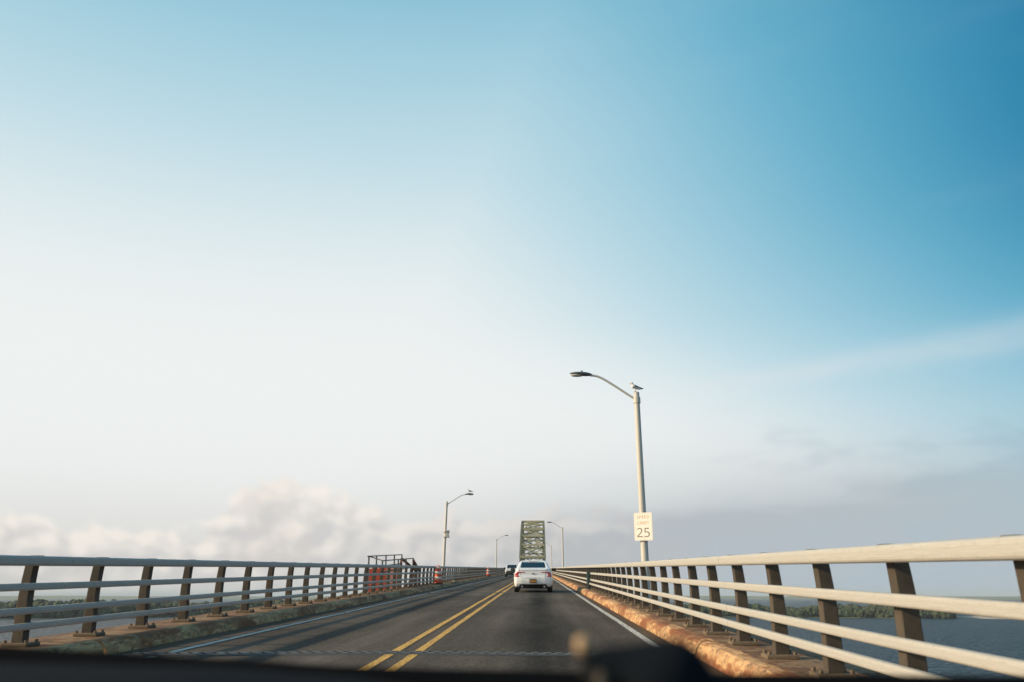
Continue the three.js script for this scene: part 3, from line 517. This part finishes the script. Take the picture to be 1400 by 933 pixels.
{ // oncoming light-coloured utility vehicle
  const t = thing('utility_vehicle', 'white utility vehicle with dark windscreen coming down the opposite lane', 'car', P(-3.5, 0.02, 128)); t.rotation.x = TILT;
  const S = SUV, B = bodyField(S), C = cabinField(S), m = paint([0.72, 0.72, 0.71]);
  mesh('body', fieldMesh(B, [-1.05, 0.1, -0.1], [1.05, 1.35, 4.8], 0.045), m, t);
  const win = [[-0.68, 1.17], [-0.60, 1.60], [0.60, 1.60], [0.68, 1.17]], sw = [[0.3, 1.17], [0.45, 1.58], [2.4, 1.58], [3.0, 1.17]];
  const cut = (x, y, z) => Math.min(Math.max(sdPoly(win, x, y), 2.4 - z), Math.max(sdPoly(win, x, y), z - 0.5), Math.max(sdPoly(sw, z, y), 0.5 - Math.abs(x)));
  mesh('roof', fieldMesh((x, y, z) => Math.max(C(x, y, z), -Math.max(cut(x, y, z), -C(x, y, z) - 0.06), 1.1 - y), [-1, 1.0, -0.05], [1, 1.85, 3.5], 0.036), m, t);
  mesh('window_glass', fieldMesh((x, y, z) => Math.max(C(x, y, z) + 0.022, 1.12 - y), [-1, 1.0, -0.05], [1, 1.85, 3.5], 0.045), glassDark, t);
  mesh('grille', patch(S, B, [[-0.82, 0.3], [-0.82, 0.66], [-0.5, 0.84], [0.5, 0.84], [0.82, 0.66], [0.82, 0.3]], 4.0, 4.9, [-1, 0.2, 3.9], [1, 0.95, 4.8], 0.02, 1, 0.03), blackPlastic, t);
  for (const sd of [-1, 1]) { mesh('headlight', patch(S, B, [[0.55, 0.82], [0.6, 0.94], [0.92, 0.94], [0.92, 0.80]], 3.9, 4.9, sd > 0 ? [0.45, 0.7, 3.8] : [-1.02, 0.7, 3.8], sd > 0 ? [1.02, 1.02, 4.8] : [-0.45, 1.02, 4.8], 0.02, sd, 0.025), lensMat, t); const mg = new RoundedBoxGeometry(0.2, 0.18, 0.1, 2, 0.03); mg.translate(sd * 1.02, 1.18, 2.95); mesh('mirror', mg, blackPlastic, t); }
  mesh('underbody', box(1.5, 0.14, 4.0, 0, 0.34, 2.3), blackPlastic, t);
  addWheels(S, t);
}

// ---------------------------------------------------------------- roadworks on the left walkway
const orange = std([0.66, 0.095, 0.035], 0.6), drumWhite = std([0.72, 0.66, 0.6], 0.5);
function drum() {
  const t = new THREE.Group(), ring = (y0, y1, r0, r1) => new THREE.LatheGeometry([[r0 - 0.02, y0], [r0, y0 + 0.01], [(r0 + r1) / 2 + 0.004, (y0 + y1) / 2], [r1, y1 - 0.01], [r1 - 0.02, y1]].map(p => new THREE.Vector2(...p)), 24);
  const zs = [0.08, 0.3, 0.46, 0.62, 0.78, 0.94, 1.06];
  for (let i = 0; i + 1 < zs.length; i++) { const r = y => 0.235 - 0.055 * y; mesh(i % 2 ? 'white_band' : 'orange_band', ring(zs[i], zs[i + 1], r(zs[i]), r(zs[i + 1])), i % 2 ? drumWhite : orange, t); }
  const bs = new THREE.CylinderGeometry(0.3, 0.32, 0.08, 24); bs.translate(0, 0.04, 0); mesh('base', bs, rubber, t);
  const lid = new THREE.CylinderGeometry(0.15, 0.172, 0.03, 20); lid.translate(0, 1.072, 0); mesh('lid', lid, orange, t);
  mesh('handle', new THREE.TorusGeometry(0.065, 0.018, 8, 16, Math.PI).translate(0, 1.085, 0), orange, t);
  return t;
}
const drumA = drum(); drumA.name = numbered('traffic_drum'); scene.add(drumA); drumA.position.copy(P(-6.12, WALK, 56)); tag(drumA, 'larger orange and white traffic drum on the walkway near the work platform', 'traffic drum', 'orange traffic drums on the walkway');
{ const d2 = copyOf(drumA, P(-6.05, WALK, 112), 'smaller looking orange traffic drum on the walkway beside the oncoming vehicle'); d2.rotation.y = 1.1; }
{ // sandbag on the kerb
  const t = thing('sandbag', 'tan sandbag lying on the kerb beyond the larger orange drum', 'sandbag', P(-5.86, 0.185, 64)); t.rotation.y = 0.5;
  const f = (x, y, z) => { let d = smax(Math.hypot(x / 1.5, y * 1.25, z) - 0.165, -y - 0.005, 0.03); return d + 0.012 * Math.sin(x * 22) * Math.sin(z * 17); };
  mesh('bag', fieldMesh(f, [-0.32, -0.05, -0.24], [0.32, 0.22, 0.24], 0.02), std([0.46, 0.34, 0.2], 0.95), t);
  mesh('tied_end', fieldMesh((x, y, z) => sdCone(x, y, z, [0.24, 0.05, 0], [0.33, 0.06, 0.02], 0.03, 0.055), [0.15, -0.03, -0.1], [0.45, 0.15, 0.12], 0.014), std([0.46, 0.34, 0.2], 0.95), t);
}
{ // work platform hung outside the shaded railing: deck, guard rails, orange net, rusty braces
  const t = thing('work_platform', 'scaffold work platform with guard rails and orange netting hung outside the railing', 'scaffold', P(-7.25, 0, 45.8)); t.rotation.x = TILT;
  const grey = std([0.10, 0.10, 0.10], 0.6), rusty = std([0.115, 0.05, 0.032], 0.85), net = std([0.70, 0.13, 0.07], 0.9), netPale = std([0.75, 0.36, 0.26], 0.9);
  const xI = -0.55, xO = -1.3, zs = [0, -2.2, -5.2, -8.2, -11.2], hO = z => 1.72 - z * 0.022, hI = z => 1.5 - z * 0.022;
  for (let k = 0; k < 4; k++) mesh('deck_plank', box(0.26, 0.05, 14.2, xO + 0.1 + k * 0.27, -0.2, -7), std([0.24, 0.18, 0.11], 0.9), t);
  zs.forEach((z, i) => { mesh('guard_post', bar(V(xO, -0.25, z), V(xO, hO(z), z), 0.07), i < 3 ? grey : rusty, t); if (i !== 1) mesh('guard_post', bar(V(xI, -0.25, z + 0.3), V(xI, hI(z), z + 0.3), 0.07), i < 3 ? grey : rusty, t); });
  for (const [x, h] of [[xO, hO], [xI, hI]]) for (const f of [0, 0.55]) mesh('guard_rail', bar(V(x, h(0.3) - f, 0.3), V(x, h(-11.2) - f, -11.2), 0.055), grey, t);
  mesh('guard_rail', bar(V(xO, hO(0), 0), V(xI, hI(0), 0.3), 0.05), grey, t);
  // netting: woven bands with gaps, tied below the top rails
  const R = rng(4);
  for (const [x, h, z0, z1] of [[xO, hO, -0.1, -2.1], [xO, hO, -2.3, -5.1], [xO, hO, -5.3, -8.1], [xO, hO, -8.3, -9.6]]) {
    const cells = []; const nz = Math.round((z0 - z1) / 0.11);
    for (let i = 0; i <= nz; i++) { const z = z0 + (z1 - z0) * i / nz; cells.push(bar(V(x + 0.03 + 0.015 * Math.sin(i), -0.15, z), V(x + 0.03 + 0.02 * Math.sin(i * 1.7), h(z) - 0.62 - 0.05 * Math.sin(i * 0.5), z), 0.045, 0.012)); }
    for (let j = 0; j < 13; j++) { const y = -0.12 + j * 0.1; cells.push(bar(V(x + 0.035, y, z0), V(x + 0.035, y - 0.02 + R() * 0.04, z1), 0.012, 0.05)); }
    mesh('netting', mergeGeometries(cells), z0 > -5 ? net : netPale, t);
  }
  // the rusty trestle at the far end
  const B = (a, b, w = 0.11) => mesh('brace', bar(V(...a), V(...b), w), rusty, t);
  B([xO, 0.2, -9.3], [xO, 1.72, -11.2], 0.13); B([xO, 1.72, -11.2], [xI, 0.95, -12.6], 0.12); B([xI, 0.95, -12.6], [xI, 1.62, -11.2], 0.12); B([xI, 1.5, -11.6], [xI, 0.98, -14], 0.12); B([xI, 1.05, -12.8], [xI, 1.18, -14], 0.11); B([xI, -0.2, -12.8], [xI, 1.1, -12.8], 0.12); B([xI, -0.2, -14], [xI, 1.22, -14], 0.12); B([xO, -0.2, -12.6], [xI, 0.95, -12.6], 0.1); B([xI, 0.3, -11.2], [xI, 1.0, -12.8], 0.09);
  for (const z of [-0.4, -5.2, -10, -13.6]) mesh('outrigger', bar(V(xO - 0.1, -0.3, z), V(0.7, -0.3, z), 0.14), rusty, t);
}

// ---------------------------------------------------------------- arched steel truss span ahead
{
  const t = thing('truss_span', 'tall green arched steel truss over the road at the crest of the bridge', 'bridge truss', P(MID, 0, 350));
  const y0 = t.position.y;
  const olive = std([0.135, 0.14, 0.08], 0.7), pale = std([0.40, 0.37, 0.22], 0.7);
  const half = 4.85, n = 14, L = 140, zAt = i => -L * i / n, arch = i => { const u = i / n * 2 - 1; return 5.6 + 18.6 * (1 - u * u); }, deckY = i => roadY(350 + L * i / n) - y0;
  const T = (sd, i) => V(sd * half, arch(i), zAt(i)), Bt = (sd, i) => V(sd * half, deckY(i) - 0.8, zAt(i));
  for (const sd of [-1, 1]) for (let i = 0; i <= n; i++) {
    mesh('vertical', bar(Bt(sd, i), T(sd, i), 0.42, 0.42), olive, t);
    if (i < n) { mesh('top_chord', bar(T(sd, i), T(sd, i + 1), 0.6, 0.75), olive, t); mesh('bottom_chord', bar(Bt(sd, i), Bt(sd, i + 1), 0.5, 0.6), olive, t); mesh('diagonal', i < n / 2 ? bar(T(sd, i), Bt(sd, i + 1), 0.36, 0.36) : bar(Bt(sd, i), T(sd, i + 1), 0.36, 0.36), olive, t); }
  }
  for (let i = 0; i <= n; i++) {
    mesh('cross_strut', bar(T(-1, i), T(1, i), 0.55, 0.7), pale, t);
    const low = V(0, deckY(i) + 5.3, 0), yb = Math.max(deckY(i) + 5.3, arch(i) - 3.4);
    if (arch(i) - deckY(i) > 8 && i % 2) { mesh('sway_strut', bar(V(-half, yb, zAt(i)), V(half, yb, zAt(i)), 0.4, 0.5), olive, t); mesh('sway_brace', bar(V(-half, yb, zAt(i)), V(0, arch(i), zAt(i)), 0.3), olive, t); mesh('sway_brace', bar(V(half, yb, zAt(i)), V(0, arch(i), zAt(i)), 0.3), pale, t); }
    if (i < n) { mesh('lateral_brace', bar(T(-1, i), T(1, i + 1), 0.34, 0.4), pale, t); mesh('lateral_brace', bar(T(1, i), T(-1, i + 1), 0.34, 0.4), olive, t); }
  }
  for (const i of [0, n]) { mesh('portal_beam', bar(V(-half, deckY(i) + 5.2, zAt(i)), V(half, deckY(i) + 5.2, zAt(i)), 0.5, 0.8), olive, t); for (const sd of [-1, 1]) mesh('pier_column', box(2.2, y0 + 3, 2.4, sd * half, -(y0 + 3) / 2 - 1.2, zAt(i)), deckMat, t); }
}

// ---------------------------------------------------------------- the car the picture is taken from
{
  const t = thing('observer_car', 'dark dashboard edge of the car driving behind the white sedan', 'car', V(0, roadY(0), 0)); t.rotation.x = TILT;
  const S = SEDAN, B = bodyField(S), navy = paint([0.02, 0.024, 0.03]);
  const bg = fieldMesh((x, y, z) => Math.max(B(x, y, z), y - 0.9), [-1.05, 0.1, -0.1], [1.05, 1.25, 4.98], 0.05); bg.rotateY(Math.PI); bg.translate(-0.2, 0, 2.6); mesh('body', bg, navy, t);
  const W = new THREE.Group(); addWheels(S, W); for (const w of [...W.children]) { w.position.set(w.position.x - 0.2, w.position.y, 2.6 - w.position.z); t.add(w); }
  const matt = (c, extra = {}) => new THREE.MeshPhysicalMaterial({ color: new THREE.Color().setRGB(...c), roughness: 1, specularIntensity: 0.12, ...extra });
  const dashM = matt([0.004, 0.0075, 0.012], { bumpMap: asphaltBump, bumpScale: 0.0006 }), bandM = matt([0.0025, 0.0025, 0.003], { specularIntensity: 0.03 });
  function ledge(edge, s0, s1, mat, name, lo) {                       // edge: [[X, angle below the road's line in degrees], ...] -> height at s1
    const cols = 60, X0 = -0.95, X1 = 0.55, pos = [], idx = [];
    const hAt = X => { let a = edge[0][1]; for (let i = 0; i + 1 < edge.length; i++) if (X >= edge[i][0]) { const t2 = clamp((X - edge[i][0]) / (edge[i + 1][0] - edge[i][0])); const k = t2 * t2 * (3 - 2 * t2) * 0.5 + t2 * 0.5; a = edge[i][1] + (edge[i + 1][1] - edge[i][1]) * k; } return a; };
    for (let i = 0; i <= cols; i++) { const X = X0 + (X1 - X0) * i / cols, y = EYE + hAt(X); for (const [s, dy] of [[s0, lo - y], [s0, -0.03], [s0 + 0.03, -0.008], [s1 - 0.06, 0], [s1 - 0.025, -0.003], [s1 - 0.008, -0.012], [s1, -0.03], [s1, lo - y]]) pos.push(X, y + dy, -s); }
    for (let i = 0; i < cols; i++) for (let k = 0; k < 7; k++) { const a = i * 8 + k, b = a + 8; idx.push(a, b, a + 1, a + 1, b, b + 1); }
    for (let k = 1; k < 7; k++) { idx.push(0, k, k + 1); const o = cols * 8; idx.push(o, o + k + 1, o + k); }
    let g = new THREE.BufferGeometry(); g.setAttribute('position', new THREE.Float32BufferAttribute(pos, 3)); g.setIndex(idx); g.computeVertexNormals();
    const u = new Float32Array(pos.length / 3 * 2); for (let i = 0; i < pos.length / 3; i++) { u[i * 2] = pos[i * 3]; u[i * 2 + 1] = pos[i * 3 + 2]; } g.setAttribute('uv', new THREE.Float32BufferAttribute(u, 2));
    return mesh(name, g, mat, t);
  }
  const A = d => -Math.tan(rad(d - 0.42));
  const px = (x, s) => (x - 735) / 1203 * s;
  ledge([[-0.95, A(4.2) * 1.1], [px(0, 1.1), A(4.55) * 1.1], [px(232, 1.1), A(5.1) * 1.1], [px(350, 1.1), A(5.4) * 1.1], [px(500, 1.1), A(5.8) * 1.1], [px(650, 1.1), A(5.97) * 1.1], [px(800, 1.1), A(6.1) * 1.1], [0.55, A(6.25) * 1.1]], 0.84, 1.1, bandM, 'windscreen_ledge', 0.86);
  ledge([[-0.95, A(5.2) * 0.8], [px(0, 0.8), A(5.45) * 0.8], [px(350, 0.8), A(5.72) * 0.8], [px(500, 0.8), A(6.2) * 0.8], [px(620, 0.8), A(6.9) * 0.8], [0.55, A(7.4) * 0.8]], 0.36, 0.8, dashM, 'dashboard_top', 0.86);
}
{
  const t = thing('dashboard_ornament', 'low dark lump with a tan tip sitting on the dashboard', 'ornament', V(0.07, roadY(0) + EYE + GRADE * 0.6 - 0.09, -0.6)); t.rotation.x = TILT;
  const f = (x, y, z) => { let d = sdCone(x, y, z, [-0.026, 0.031, 0], [0.018, 0.031, 0.004], 0.011, 0.012); d = smin(d, sdCone(x, y, z, [0.018, 0.028, 0.004], [0.050, 0.010, 0], 0.012, 0.008), 0.02); return smin(d, sdCone(x, y, z, [0.006, -0.02, 0], [0.006, 0.012, 0], 0.042, 0.026), 0.016); };
  mesh('lump', fieldMesh(f, [-0.06, -0.07, -0.05], [0.075, 0.06, 0.05], 0.003), new THREE.MeshPhysicalMaterial({ color: new THREE.Color().setRGB(0.006, 0.009, 0.013), roughness: 1, specularIntensity: 0.2 }), t);
  const k = new THREE.SphereGeometry(0.0050, 16, 12); k.scale(1, 1.25, 1); k.translate(-0.0415, 0.0425, 0.002); mesh('tan_tip', k, std([0.46, 0.31, 0.17], 0.8), t);
  mesh('stalk', tube([V(-0.041, 0.038, 0.002), V(-0.038, 0.028, 0.001), V(-0.028, 0.02, 0)], 0.0055, 8, 8), blackPlastic, t);
  const k2 = new THREE.SphereGeometry(0.005, 16, 12); k2.scale(0.8, 1.4, 1); k2.translate(-0.031, 0.022, 0.016); mesh('tan_spot', k2, std([0.06, 0.052, 0.04], 0.9), t);
}

renderer.render(scene, camera);
